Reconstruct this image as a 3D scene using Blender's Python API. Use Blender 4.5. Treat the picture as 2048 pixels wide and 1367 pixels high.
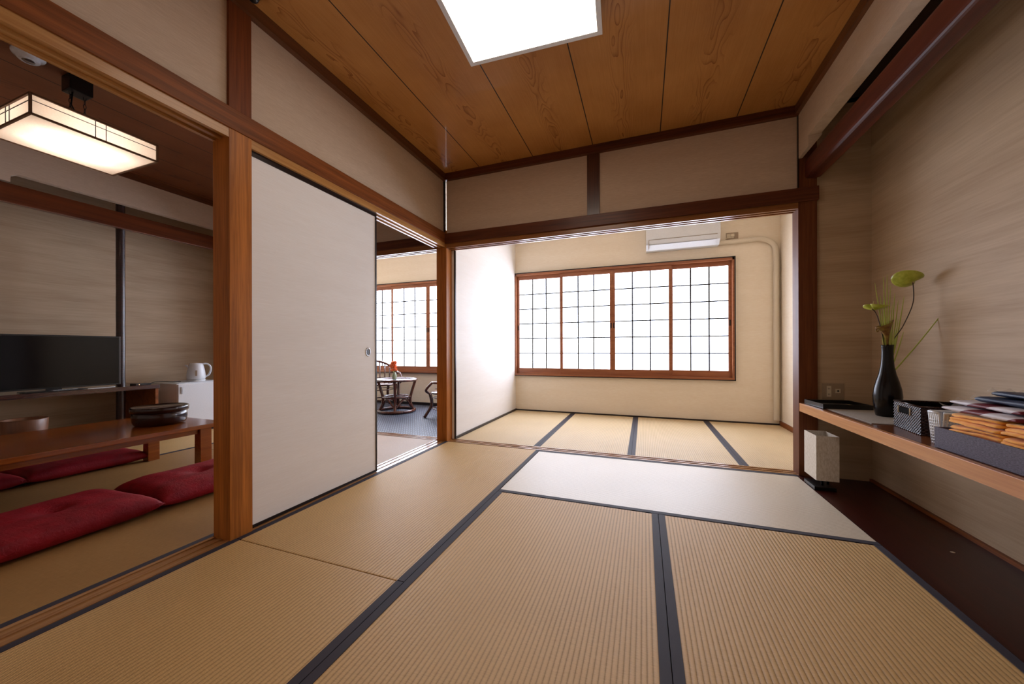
import bpy, bmesh, math, random
from mathutils import Vector, Matrix
random.seed(7)
for o in list(bpy.data.objects): bpy.data.objects.remove(o)
S = bpy.context.scene; COL = S.collection
PI = math.pi

# ---------------------------------------------------------------- camera
FPX, YAW, PITCH, ROLL, CYS, CAMH = 721.08, .350546, .0007145, -.0029064, 14.35, .87
cam = bpy.data.cameras.new('camera'); cam_o = bpy.data.objects.new('camera', cam); COL.objects.link(cam_o)
cam.sensor_fit = 'HORIZONTAL'; cam.sensor_width = 36; cam.lens = FPX/2048*36; cam.shift_y = CYS/2048
cam.clip_start = .02; cam.clip_end = 60
_f = Vector((-math.sin(YAW)*math.cos(PITCH), math.cos(YAW)*math.cos(PITCH), math.sin(PITCH)))
_r = Vector((math.cos(YAW), math.sin(YAW), 0)); _u = _r.cross(_f)
_c, _s = math.cos(ROLL), math.sin(ROLL)
R_ = _c*_r+_s*_u; U_ = -_s*_r+_c*_u
cam_o.matrix_world = Matrix(((R_.x, U_.x, -_f.x, 0), (R_.y, U_.y, -_f.y, 0), (R_.z, U_.z, -_f.z, CAMH), (0, 0, 0, 1)))
S.camera = cam_o

# ---------------------------------------------------------------- light levels and exposure
S.view_settings.view_transform = 'Standard'; S.view_settings.look = 'None'
S.view_settings.gamma = 1; S.view_settings.use_curve_mapping = False
S.view_settings.exposure = 0.72
WINDOW_E = 5.2          # daylight behind the frosted panes
WINDOW_E2 = 7.0
PANEL_E = 3.8           # ceiling lamp of the main room
LANTERN_E = 10.5        # tubes inside the paper lantern of the side room
w = bpy.data.worlds.new('world'); S.world = w; w.use_nodes = True
w.node_tree.nodes['Background'].inputs[0].default_value = (.8, .9, 1, 1)
w.node_tree.nodes['Background'].inputs[1].default_value = 1.0

# ---------------------------------------------------------------- materials
def lin(h):
    v = [int(h[i:i+2], 16)/255 for i in (0, 2, 4)]
    return tuple([x/12.92 if x <= .04045 else ((x+.055)/1.055)**2.4 for x in v]+[1])
class NT:
    def __init__(s, name):
        s.m = bpy.data.materials.new(name); s.m.use_nodes = True; s.t = s.m.node_tree
        s.b = s.t.nodes['Principled BSDF']; s.L = s.t.links
    def n(s, t, **k):
        x = s.t.nodes.new(t)
        for a, v in k.items():
            if hasattr(x, a): setattr(x, a, v)
        return x
    def link(s, a, b): s.L.new(a, b)
    def coord(s, scale=(1, 1, 1), loc=(0, 0, 0)):
        c = s.n('ShaderNodeTexCoord'); m = s.n('ShaderNodeMapping')
        m.inputs['Scale'].default_value = scale; m.inputs['Location'].default_value = loc
        s.link(c.outputs['Object'], m.inputs[0]); return m.outputs[0]
    def noise(s, vec, scale=5, detail=3, rough=.5, dist=0):
        x = s.n('ShaderNodeTexNoise'); x.inputs['Scale'].default_value = scale
        x.inputs['Detail'].default_value = detail; x.inputs['Roughness'].default_value = rough
        x.inputs['Distortion'].default_value = dist
        s.link(vec, x.inputs['Vector']); return x.outputs[0]
    def ramp(s, fac, stops):
        x = s.n('ShaderNodeValToRGB'); e = x.color_ramp.elements
        while len(e) < len(stops): e.new(.5)
        for i, (p, c) in enumerate(stops): e[i].position = p; e[i].color = c
        s.link(fac, x.inputs[0]); return x.outputs[0]
    def math(s, op, a, b=None, c=None):
        x = s.n('ShaderNodeMath'); x.operation = op
        for i, v in enumerate((a, b, c)):
            if v is None: continue
            if isinstance(v, (int, float)): x.inputs[i].default_value = v
            else: s.link(v, x.inputs[i])
        return x.outputs[0]
    def mix(s, fac, a, b, mode='MIX'):
        x = s.n('ShaderNodeMix'); x.data_type = 'RGBA'; x.blend_type = mode
        for sock, v in ((x.inputs[0], fac), (x.inputs[6], a), (x.inputs[7], b)):
            if isinstance(v, (int, float)): sock.default_value = v
            elif isinstance(v, tuple): sock.default_value = v
            else: s.link(v, sock)
        return x.outputs[2]
    def bump(s, h, strength=.3, dist=.001, normal=None):
        x = s.n('ShaderNodeBump'); x.inputs['Strength'].default_value = strength
        x.inputs['Distance'].default_value = dist; s.link(h, x.inputs['Height'])
        if normal is not None: s.link(normal, x.inputs['Normal'])
        return x.outputs[0]
    def col(s, c): s.link(c, s.b.inputs['Base Color'])
    def nrm(s, c): s.link(c, s.b.inputs['Normal'])
    def set(s, **k):
        for a, v in k.items(): s.b.inputs[a.replace('_', ' ')].default_value = v
        return s
def plain(name, h, rough=.5, metal=0, spec=.5, coat=0):
    t = NT(name); t.set(Base_Color=lin(h), Roughness=rough, Metallic=metal, Coat_Weight=coat)
    t.b.inputs['Specular IOR Level'].default_value = spec
    v = t.noise(t.coord((40, 40, 40)), 3, 3)
    c = lin(h); d = tuple([x*.86 for x in c[:3]]+[1])
    t.col(t.mix(v, c, d)); return t.m
def wood(name, light, dark, axis='Z', rough=.35, fine=90, coat=.15, spec=.5, contrast=1):
    t = NT(name); k = .035
    sc = {'X': (k, 1, 1), 'Y': (1, k, 1), 'Z': (1, 1, k)}[axis]
    v = t.coord(sc)
    a = t.noise(v, fine, 4, .6, .2); b = t.noise(v, fine/7, 3, .5, 1.2)
    f = t.math('ADD', t.math('MULTIPLY', a, .55), t.math('MULTIPLY', b, .45))
    c = t.ramp(f, [(.5-.16/contrast, lin(dark)), (.5+.16/contrast, lin(light))])
    t.col(c); t.set(Roughness=rough, Coat_Weight=coat, Coat_Roughness=.15)
    t.b.inputs['Specular IOR Level'].default_value = spec
    t.nrm(t.bump(a, .25, .0006)); return t.m
def paper(name, light, dark, horiz=(6, 6, 90), rough=.75, bump=.15, streak=.5):
    """wall covering with faint horizontal thread"""
    t = NT(name)
    a = t.noise(t.coord(horiz), 3, 3, .6); b = t.noise(t.coord((300, 300, 700)), 1, 2)
    big = t.noise(t.coord((.5, .5, 5)), 2, 3, .55)
    f = t.math('ADD', t.math('MULTIPLY', a, .5), t.math('MULTIPLY', big, streak))
    t.col(t.ramp(f, [(.3, lin(dark)), (.3+.5*streak+.1, lin(light))]))
    t.set(Roughness=rough); t.nrm(t.bump(t.math('ADD', a, b), bump, .0008)); return t.m
def tatami(name, axis, light='d6b075', dark='9c7740', rough=.52, depth=.0013, ribw=.5):
    """rush weave: ribs run along axis, 15 mm apart"""
    t = NT(name)
    c = t.n('ShaderNodeTexCoord'); sp = t.n('ShaderNodeSeparateXYZ'); t.link(c.outputs['Object'], sp.inputs[0])
    across = sp.outputs[0] if axis == 'Y' else sp.outputs[1]
    along = sp.outputs[1] if axis == 'Y' else sp.outputs[0]
    ph = t.math('MULTIPLY', across, PI/.0152)
    rib = t.math('ABSOLUTE', t.math('SINE', ph))
    rib = t.math('POWER', rib, .55)
    st = t.math('MULTIPLY', t.math('ABSOLUTE', t.math('SINE', t.math('MULTIPLY', along, PI/.0026))), .16)
    sc = (90, 600, 90) if axis == 'X' else (600, 90, 90)
    sc = (40, 330, 90) if axis == 'Y' else (330, 40, 90)     # rush stalks lie across the ribs
    nz = t.noise(t.coord(sc), 1, 2, .6); big = t.noise(t.coord((1.3, 1.3, 1.3)), 2, 3)
    h = t.math('ADD', rib, t.math('ADD', st, t.math('MULTIPLY', nz, .15)))
    f = t.math('ADD', t.math('MULTIPLY', rib, ribw), t.math('ADD', t.math('MULTIPLY', nz, .48), t.math('MULTIPLY', big, .22)))
    t.col(t.ramp(f, [(.28, lin(dark)), (.85, lin(light))]))
    t.set(Roughness=rough); t.b.inputs['Specular IOR Level'].default_value = .5
    t.nrm(t.bump(h, 1.0, depth)); return t.m
def ceiling_mat(name, c0='b27a3e', c1='c68e50', c2='7a3e14'):
    t = NT(name); P = .5075
    c = t.n('ShaderNodeTexCoord'); sp = t.n('ShaderNodeSeparateXYZ'); t.link(c.outputs['Object'], sp.inputs[0])
    x, y = sp.outputs[0], sp.outputs[1]
    q = t.math('DIVIDE', t.math('ADD', x, 1.40+P*20), P)
    idx = t.math('FLOOR', q); u = t.math('SUBTRACT', t.math('FRACT', q), .5)      # -.5 .. .5 over one board
    wob = t.n('ShaderNodeCombineXYZ'); t.link(t.math('MULTIPLY', x, 6.0), wob.inputs[0]); t.link(t.math('MULTIPLY', y, 1.5), wob.inputs[1]); t.link(t.math('MULTIPLY', idx, 7.3), wob.inputs[2])
    n1 = t.noise(wob.outputs[0], 1.6, 2.0, .35)
    sh = t.n('ShaderNodeCombineXYZ'); t.link(t.math('MULTIPLY', idx, 3.1), sh.inputs[0]); t.link(t.math('MULTIPLY', y, .8), sh.inputs[1])
    n2 = t.noise(sh.outputs[0], 1.3, 2, .5)
    uc = t.math('ADD', u, t.math('MULTIPLY', t.math('SUBTRACT', n2, .5), .22))
    u2 = t.math('MULTIPLY', uc, uc)
    field = t.math('ADD', t.math('MULTIPLY', u2, 16.0), t.math('MULTIPLY', n1, 2.6))
    ring = t.math('FRACT', t.math('MULTIPLY', field, 4.6))
    ln = t.math('POWER', ring, 4.0)
    mask = t.math('POWER', 2.718, t.math('MULTIPLY', u2, -90.0))
    fib = t.noise(t.coord((160, 5, 1)), 1, 3, .6); bl = t.noise(t.coord((1.5, 1.1, 1)), 2.5, 3)
    base = t.ramp(t.math('ADD', t.math('MULTIPLY', fib, .35), t.math('MULTIPLY', bl, .65)), [(.36, lin(c0)), (.66, lin(c1))])
    g = t.math('MULTIPLY', ln, t.math('ADD', t.math('MULTIPLY', mask, .85), .03))
    cc = t.mix(g, base, lin(c2))
    edge = t.math('GREATER_THAN', t.math('ABSOLUTE', u), .4935)
    cc = t.mix(edge, cc, lin('1e0a05'))
    t.col(cc); t.set(Roughness=.48, Coat_Weight=.08)
    t.b.inputs['Specular IOR Level'].default_value = .35
    t.nrm(t.bump(t.math('SUBTRACT', fib, t.math('MULTIPLY', edge, 6)), .2, .001)); return t.m
def emit(name, h, e, diff='f4f0ea'):
    t = NT(name); t.set(Base_Color=lin(diff), Roughness=.5)
    t.b.inputs['Emission Color'].default_value = lin(h); t.b.inputs['Emission Strength'].default_value = e
    return t.m
M = {}
M['pane'] = emit('frosted_pane', 'e2ebff', WINDOW_E)
M['pane2'] = emit('frosted_pane_side', 'e2ebff', WINDOW_E2)
M['panel'] = emit('lamp_diffuser', 'fff0de', PANEL_E)
M['tube'] = emit('lamp_tube', 'ffecdc', LANTERN_E)
_t = NT('lantern_paper'); _tr = _t.n('ShaderNodeBsdfTranslucent'); _df = _t.n('ShaderNodeBsdfDiffuse'); _mx = _t.n('ShaderNodeMixShader')
_tr.inputs[0].default_value = lin('fff0da'); _df.inputs[0].default_value = lin('f2e6d4'); _mx.inputs[0].default_value = .45
_fib = _t.noise(_t.coord((60, 60, 60)), 2, 3)
_t.link(_t.ramp(_fib, [(.3, lin('faeadb')), (.7, lin('fff6ec'))]), _tr.inputs[0])
_t.link(_tr.outputs[0], _mx.inputs[1]); _t.link(_df.outputs[0], _mx.inputs[2]); _t.link(_mx.outputs[0], _t.t.nodes['Material Output'].inputs[0])
M['lantern'] = _t.m
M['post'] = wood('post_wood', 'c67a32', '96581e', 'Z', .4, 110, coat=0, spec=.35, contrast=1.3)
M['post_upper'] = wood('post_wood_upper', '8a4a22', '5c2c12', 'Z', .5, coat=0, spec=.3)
M['post_shaded'] = wood('post_wood_shaded', '7a4522', '55290f', 'Z', .55, coat=0, spec=.3)  # post wood darkened in colour for the shade on its backlit face
M['post_y'] = wood('post_wood_y', 'c08544', '9c6630', 'Y', .35)
M['kamoi_x'] = wood('lintel_wood_x', 'a46d3a', '804d24', 'X', .3)
M['kamoi_y'] = wood('lintel_wood_y', 'cc9a5c', 'a87138', 'Y', .35)
M['dark_x'] = wood('dark_wood_x', '6e3a20', '44210f', 'X', .42, coat=.03, spec=.35)
M['dark_y'] = wood('dark_wood_y', '9c5a2c', '683818', 'Y', .45, coat=0, spec=.25)
M['dark_z'] = wood('dark_wood_z', '5e3320', '3a1d10', 'Z', .35)
M['cornice'] = wood('cornice_wood', '754524', '4c2a14', 'Y', .4)
M['sash'] = wood('sash_wood', 'a86a44', '82482a', 'X', .35, 120)
M['sill_x'] = wood('sill_wood_x', 'b98a5a', '8d5c30', 'X', .22, coat=.3)
M['sill_y'] = wood('sill_wood_y', 'b98a5a', '8d5c30', 'Y', .22, coat=.3)
M['shelf'] = wood('shelf_wood', 'dca068', 'b97a48', 'Y', .3, coat=.25)
M['shelf_top'] = wood('shelf_top_wood', '7d4a2a', '5b2f17', 'Y', .25, coat=.3)
M['board'] = wood('alcove_board', '3d130c', '260806', 'Y', .3, coat=.1, spec=.3)
M['log'] = wood('beam_log', '82402a', '38160e', 'Y', .45, 14, coat=0, spec=.35)
M['log_side'] = wood('beam_log_side', '7a3d1c', '351409', 'Y', .3, 30, coat=.3)
M['pole'] = wood('pillar_log', '3a1512', '12070a', 'Z', .3, 60, coat=.3)
_p = NT('pillar_bark'); _n = _p.noise(_p.coord((9, 9, 120)), 1, 4, .7)
_p.col(_p.ramp(_n, [(.35, lin('14080a')), (.7, lin('3c1814'))])); _p.set(Roughness=.28, Coat_Weight=.4, Coat_Roughness=.15); _p.nrm(_p.bump(_n, .8, .004)); M['pole'] = _p.m
M['table'] = wood('table_wood', 'a3561e', '7c3a10', 'Y', .16, coat=.25)
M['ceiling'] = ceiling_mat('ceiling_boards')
M['ceiling_side_shaded'] = ceiling_mat('ceiling_boards_shaded', '7a4524', '8a5230', '4a2410')  # same boards, with the side room's dimness put into darker colours
M['plaster'] = paper('wall_cloth', 'dbc8b3', 'cbb59e', streak=.25)
M['fusuma'] = paper('door_paper', 'f8f5f3', 'f0ebe7', (3, 3, 140), .62, .1, .25)
M['white_wall'] = paper('white_wall', 'f5e9d6', 'ecdcc4', streak=.25)
M['toko'] = paper('alcove_cloth', 'c6ae90', 'a48a6c', (1.2, 1.2, 30), .6, .12, .8)
M['tat_y'] = tatami('tatami_ribs_y', 'Y')
M['tat_x_glare'] = tatami('tatami_ribs_x_glare', 'X', 'e2d6c2', 'bcab90', .34, .0009)  # paler base colour carries part of the window's reflection
M['tat_x_glare'].node_tree.nodes['Principled BSDF'].inputs['Specular IOR Level'].default_value = .8
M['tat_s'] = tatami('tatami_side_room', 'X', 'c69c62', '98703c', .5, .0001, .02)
M['tat_w'] = tatami('tatami_window_room', 'Y', 'dcc298', 'aa8e62')
M['cloth_navy'] = plain('border_cloth', '2e2833', .7)
M['lacquer'] = plain('black_lacquer', '1c0f0e', .3)
M['black'] = plain('black_plastic', '0d0c0e', .35)
M['matte_black'] = plain('matte_black', '0a0706', .95, spec=.1)
M['white_plastic'] = plain('white_plastic', 'e4e6ea', .35)
M['beige_plate'] = plain('bronze_plate', 'a8937a', .45)
M['cream'] = plain('cream_plastic', 'e0d2b8', .5)
M['metal'] = plain('satin_metal', 'b5b5b8', .25, 1)
M['sub'] = plain('under_floor', '8f7343', .8)
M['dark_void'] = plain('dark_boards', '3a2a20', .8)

# ---------------------------------------------------------------- mesh helpers
class MB:
    def __init__(s): s.bm = bmesh.new()
    def box(s, x0, x1, y0, y1, z0, z1, bev=0):
        v = [s.bm.verts.new(p) for p in ((x0,y0,z0),(x1,y0,z0),(x1,y1,z0),(x0,y1,z0),(x0,y0,z1),(x1,y0,z1),(x1,y1,z1),(x0,y1,z1))]
        fs = [s.bm.faces.new([v[i] for i in q]) for q in ((3,2,1,0),(4,5,6,7),(0,1,5,4),(1,2,6,5),(2,3,7,6),(3,0,4,7))]
        if bev:
            es = list({e for f in fs for e in f.edges})
            bmesh.ops.bevel(s.bm, geom=es, offset=bev, segments=2, profile=.7, affect='EDGES')
        return s
    def prism(s, poly, axis, a, b, flip=False):
        """poly in the plane across axis: X->(y,z) Y->(x,z) Z->(x,y)"""
        def P(u, v, w): return {'X': (w, u, v), 'Y': (u, w, v), 'Z': (u, v, w)}[axis]
        A = [s.bm.verts.new(P(u, v, a)) for u, v in poly]; B = [s.bm.verts.new(P(u, v, b)) for u, v in poly]
        fs = [s.bm.faces.new(A), s.bm.faces.new(B[::-1])]
        n = len(poly)
        for i in range(n): fs.append(s.bm.faces.new((A[i], B[i], B[(i+1) % n], A[(i+1) % n])))
        bmesh.ops.recalc_face_normals(s.bm, faces=fs); return s
    def tube(s, pts, r, seg=10, caps=True, rfun=None):
        pts = [Vector(p) for p in pts]; rings = []
        up = Vector((0, 0, 1)); prev = None
        for i, p in enumerate(pts):
            d = (pts[min(i+1, len(pts)-1)]-pts[max(i-1, 0)]).normalized()
            if prev is None:
                a = d.cross(up) if abs(d.dot(up)) < .95 else d.cross(Vector((1, 0, 0)))
            else: a = prev-d*prev.dot(d)
            a.normalize(); prev = a; b = d.cross(a); rr = rfun(i/(len(pts)-1)) if rfun else r
            rings.append([s.bm.verts.new(p+(a*math.cos(2*PI*k/seg)+b*math.sin(2*PI*k/seg))*rr) for k in range(seg)])
        fs = []
        for i in range(len(rings)-1):
            for k in range(seg): fs.append(s.bm.faces.new((rings[i][k], rings[i][(k+1) % seg], rings[i+1][(k+1) % seg], rings[i+1][k])))
        if caps: fs += [s.bm.faces.new(rings[0][::-1]), s.bm.faces.new(rings[-1])]
        for f in fs: f.smooth = True
        bmesh.ops.recalc_face_normals(s.bm, faces=fs); return s
    def lathe(s, prof, c=(0, 0, 0), seg=40, sx=1, sy=1):
        rings = []
        for r, z in prof:
            if r < 1e-6: rings.append([s.bm.verts.new((c[0], c[1], c[2]+z))])
            else: rings.append([s.bm.verts.new((c[0]+r*sx*math.cos(2*PI*k/seg), c[1]+r*sy*math.sin(2*PI*k/seg), c[2]+z)) for k in range(seg)])
        fs = []
        for A, B in zip(rings, rings[1:]):
            for k in range(seg):
                k2 = (k+1) % seg
                if len(A) == 1 and len(B) == 1: continue
                if len(A) == 1: fs.append(s.bm.faces.new((A[0], B[k], B[k2])))
                elif len(B) == 1: fs.append(s.bm.faces.new((A[k], A[k2], B[0])))
                else: fs.append(s.bm.faces.new((A[k], A[k2], B[k2], B[k])))
        for f in fs: f.smooth = True
        bmesh.ops.recalc_face_normals(s.bm, faces=fs); return s
    def grid(s, nu, nv, fn, smooth=True):
        V = [[s.bm.verts.new(fn(i/nu, j/nv)) for j in range(nv+1)] for i in range(nu+1)]
        for i in range(nu):
            for j in range(nv):
                f = s.bm.faces.new((V[i][j], V[i+1][j], V[i+1][j+1], V[i][j+1])); f.smooth = smooth
        return s
    def build(s, name, mat, parent=None, smooth_angle=None):
        me = bpy.data.meshes.new(name); s.bm.to_mesh(me); s.bm.free()
        o = bpy.data.objects.new(name, me); COL.objects.link(o)
        me.materials.append(M[mat] if isinstance(mat, str) else mat)
        if parent: o.parent = parent
        return o
def tag(o, label, cat, group=None, kind=None):
    o['label'] = label; o['category'] = cat
    if group: o['group'] = group
    if kind: o['kind'] = kind
    return o
def thing(name, label, cat, loc=(0, 0, 0), rz=0, group=None):
    o = bpy.data.objects.new(name, None); COL.objects.link(o); o.location = loc; o.rotation_euler.z = rz
    o.empty_display_size = .1
    return tag(o, label, cat, group)
def struct(name, mb, mat, parent=None, label=None):
    o = mb.build(name, mat, parent)
    if not parent: o['kind'] = 'structure'
    if label: o['label'] = label
    return o
def sroot(name, label=None, loc=(0, 0, 0)):
    o = bpy.data.objects.new(name, None); COL.objects.link(o); o.location = loc; o['kind'] = 'structure'
    if label: o['label'] = label
    return o
def copy_tree(o, parent=None):
    c = o.copy(); COL.objects.link(c); c.parent = parent
    for ch in o.children: copy_tree(ch, c)
    return c
def B(*a, **k): return MB().box(*a, **k)

# ================================================================ ROOM
YN = -.78                                     # wall behind the viewer
# floors
struct('floor', B(-1.95, 1.5, YN-.1, 3.0, -.12, -.055), 'sub', label='wooden sub floor under the straw mats of the main room')
struct('floor', B(-1.80, 1.56, 3.0, 5.0, -.12, -.055), 'sub', label='sub floor under the mats of the window alcove room')
struct('floor', B(-5.2, -1.95, YN-.1, 3.0, -.12, -.055), 'sub', label='sub floor under the mats of the side room')
struct('floor', B(.985, 1.40, YN, 3.02, -.055, 0), 'board', label='dark red polished board floor of the right alcove')
struct('floor', B(-5.0, -4.5, YN, 3.0, -.055, .045), 'board', label='dark board floor of the side room alcove')
carpet = NT('woven_carpet')
_c1 = carpet.n('ShaderNodeTexCoord'); _sp = carpet.n('ShaderNodeSeparateXYZ'); carpet.link(_c1.outputs['Object'], _sp.inputs[0])
_a = carpet.math('SINE', carpet.math('MULTIPLY', _sp.outputs[0], PI/.015)); _b = carpet.math('SINE', carpet.math('MULTIPLY', _sp.outputs[1], PI/.021))
_m = carpet.math('MULTIPLY', _a, _b); _h = carpet.math('ADD', carpet.math('MULTIPLY', _m, .5), carpet.math('MULTIPLY', _a, .4))
carpet.col(carpet.ramp(_h, [(.0, lin('262a3a')), (.5, lin('8d94a6'))])); carpet.set(Roughness=.5); carpet.nrm(carpet.bump(_h, .8, .002))
M['carpet'] = carpet.m
struct('floor', B(-4.6, -1.80, 3.10, 4.92, -.12, -.008), 'carpet', label='blue grey woven floor of the veranda')

# ceilings
struct('ceiling', B(-1.86, 1.04, YN, 3.02, 2.53, 2.58), 'ceiling', label='cedar board ceiling of the main room')
struct('ceiling', B(-4.52, -1.86, YN, 3.02, 2.53, 2.58), 'ceiling_side_shaded', label='cedar board ceiling of the side room')
struct('ceiling', B(-1.86, 1.56, 3.02, 5.0, 2.50, 2.56), 'white_wall', label='pale ceiling above the window alcove room')
struct('ceiling', B(-4.7, -1.86, 3.02, 5.0, 2.50, 2.56), 'white_wall', label='pale ceiling above the veranda')
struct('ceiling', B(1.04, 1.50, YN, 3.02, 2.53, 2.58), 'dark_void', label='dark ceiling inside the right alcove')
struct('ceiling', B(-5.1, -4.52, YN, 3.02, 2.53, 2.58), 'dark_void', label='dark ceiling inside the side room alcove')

# walls of the main room
struct('wall_left', B(-1.865, -1.785, YN, 1.10, 1.975, 2.53), 'plaster', label='cloth covered wall above the left opening')
struct('wall_left', B(-1.865, -1.785, 1.20, 3.005, 1.975, 2.53), 'plaster', label='cloth covered wall above the sliding door')
struct('wall_back', B(-1.76, -.435, 3.01, 3.09, 1.955, 2.53), 'plaster', label='short cloth panel left of the strut above the window opening')
struct('wall_back', B(-.334, 1.003, 3.01, 3.09, 1.955, 2.53), 'plaster', label='long cloth panel right of the strut above the window opening')
struct('wall_front', B(-5.1, 1.5, YN-.08, YN, -.05, 2.6), 'plaster', label='wall behind the viewer')
struct('wall_right', B(1.40, 1.48, YN, 3.10, -.05, 2.6), 'toko', label='silky cloth side wall of the right alcove')
struct('wall_back', B(1.104, 1.40, 3.02, 3.10, -.05, 2.6), 'toko', label='silky cloth end wall of the right alcove')
# window alcove room
struct('wall_left', B(-1.80, -1.735, 3.10, 4.90, -.05, 2.50), 'fusuma', label='white papered partition between window room and veranda')
struct('wall_right', B(1.46, 1.54, 3.10, 4.98, -.05, 2.50), 'white_wall', label='white right wall of the window room')
WX0, WX1, WZ0, WZ1 = -1.735, 1.0, .505, 1.945
def far_wall(x0, x1, wx0, wx1, label):
    m = MB(); m.box(x0, x1, 4.90, 4.98, -.05, WZ0); m.box(x0, x1, 4.90, 4.98, WZ1, 2.5)
    if wx0 > x0+.001: m.box(x0, wx0, 4.90, 4.98, WZ0, WZ1)
    if wx1 < x1-.001: m.box(wx1, x1, 4.90, 4.98, WZ0, WZ1)
    struct('wall_back', m, 'white_wall', label=label)
far_wall(-1.735, 1.46, WX0, WX1, 'outer wall of the window room around its window')
far_wall(-4.7, -1.80, -4.56, -1.84, 'outer wall of the veranda around its window')
struct('wall_left', B(-4.7, -4.6, 3.02, 4.98, -.05, 2.5), 'white_wall', label='end wall of the veranda')
# side room
struct('wall_left', B(-5.08, -5.0, YN, 3.0, -.05, 2.6), 'toko', label='silky cloth back wall of the side room alcove')
struct('wall_back', B(-5.08, -4.5, 3.0, 3.08, -.05, 2.6), 'toko', label='end wall of the side room alcove')
struct('wall_back', B(-4.5, -1.86, 3.01, 3.09, 1.955, 2.53), 'plaster', label='cloth wall above the veranda opening')

# posts
def post(x0, x1, y0, y1, z1=2.53, mat='post', lab=None):
    return B(x0, x1, y0, y1, -.05, z1, bev=.002)
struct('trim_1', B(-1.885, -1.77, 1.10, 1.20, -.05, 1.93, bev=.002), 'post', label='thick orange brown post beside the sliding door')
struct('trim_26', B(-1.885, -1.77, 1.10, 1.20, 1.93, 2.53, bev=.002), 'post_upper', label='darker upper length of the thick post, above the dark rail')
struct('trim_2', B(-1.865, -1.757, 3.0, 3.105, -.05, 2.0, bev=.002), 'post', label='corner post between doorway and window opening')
struct('trim_3', B(.998, 1.104, 3.0, 3.105, -.05, 2.53, bev=.002), 'post_shaded', label='post at the right end of the window opening')
struct('trim_4', B(-.435, -.334, 2.998, 3.09, 1.955, 2.53, bev=.001), 'dark_z', label='short dark strut above the window opening')
struct('trim_5', B(-1.785, -1.768, 2.996, 3.010, 1.97, 2.47), 'lacquer', label='thin dark strip in the corner above the lintels')
struct('trim_6', B(.995, 1.001, 2.995, 3.01, 1.96, 2.47), 'lacquer', label='thin dark strip at the right end of the cloth panels')
# cornices
struct('trim_7', B(-1.785, -1.752, YN, 3.01, 2.468, 2.53), 'cornice', label='dark cornice along the left wall')
struct('trim_8', B(-1.752, 1.0, 2.975, 3.01, 2.468, 2.53), 'dark_x', label='dark cornice above the window opening')
struct('trim_9', B(.975, 1.0, YN, 2.975, 2.47, 2.53), 'cornice', label='dark cornice along the alcove side')
# nageshi rails
struct('trim_10', B(-1.80, -1.764, YN, 2.998, 1.884, 1.98, bev=.003), 'dark_y', label='dark rail running over the left openings')
struct('trim_11', B(-1.764, 1.11, 2.982, 3.02, 1.873, 1.966, bev=.003), 'dark_x', label='dark rail above the window opening')
struct('trim_12', B(-4.5, -1.866, 2.985, 3.02, 1.88, 1.965, bev=.003), 'dark_x', label='dark rail above the veranda opening')
# lintels with two grooves below
def lintel(u0, u1, z0, z1, g=.012):
    w = u1-u0; a = .16*w; b = .42*w
    return [(u0, z1), (u0, z0), (u0+a, z0), (u0+a, z0+g), (u0+b, z0+g), (u0+b, z0), (u1-b, z0), (u1-b, z0+g), (u1-a, z0+g), (u1-a, z0), (u1, z0), (u1, z1)]
struct('trim_13', MB().prism(lintel(-1.885, -1.772, 1.842, 1.888), 'Y', YN, 1.10), 'kamoi_y', label='grooved lintel over the side room opening')
struct('trim_14', MB().prism(lintel(-1.885, -1.772, 1.842, 1.888), 'Y', 1.20, 3.0), 'kamoi_y', label='grooved lintel over the sliding door')
struct('trim_15', MB().prism(lintel(3.0, 3.105, 1.832, 1.876), 'X', -1.757, .998), 'kamoi_x', label='grooved lintel over the window opening')
struct('trim_16', MB().prism(lintel(3.0, 3.105, 1.832, 1.882), 'X', -4.5, -1.865), 'kamoi_x', label='grooved lintel over the veranda opening')
# sills with two shallow grooves
def sillp(u0, u1, z0, z1, g=.004):
    w = u1-u0; a = .16*w; b = .42*w
    return [(u0, z0), (u0, z1), (u0+a, z1), (u0+a, z1-g), (u0+b, z1-g), (u0+b, z1), (u1-b, z1), (u1-b, z1-g), (u1-a, z1-g), (u1-a, z1), (u1, z1), (u1, z0)]
struct('trim_17', MB().prism(sillp(-1.890, -1.776, -.055, .003), 'Y', YN, 1.10), 'sill_y', label='grooved sill of the side room opening')
struct('trim_18', MB().prism(sillp(-1.890, -1.776, -.055, .003), 'Y', 1.20, 3.0), 'sill_y', label='grooved sill under the sliding door')
struct('trim_19', MB().prism(sillp(3.006, 3.105, -.055, .003), 'X', -1.757, .998), 'sill_x', label='grooved sill of the window opening')
struct('trim_20', MB().prism(sillp(3.006, 3.105, -.055, .003), 'X', -4.5, -1.89), 'sill_x', label='grooved sill of the veranda opening')
# baseboards
struct('baseboard_left', B(-1.735, -1.722, 3.105, 4.90, -.05, .022), 'lacquer')
struct('baseboard_back', B(-1.735, 1.46, 4.886, 4.90, -.05, .016), 'lacquer')
struct('baseboard_right', B(1.446, 1.46, 3.105, 4.90, -.05, .05), 'dark_y')
struct('baseboard_right', B(1.385, 1.40, YN, 3.02, 0, .018), 'dark_y', label='thin rail along the foot of the right alcove wall')
struct('baseboard_back', B(-4.6, -1.80, 4.885, 4.90, -.05, .035), 'lacquer', label='dark baseboard of the veranda')
struct('trim_21', B(-1.735, -1.72, 3.105, 3.118, 0, 1.832), 'lacquer', label='thin dark edge of the white partition')

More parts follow.
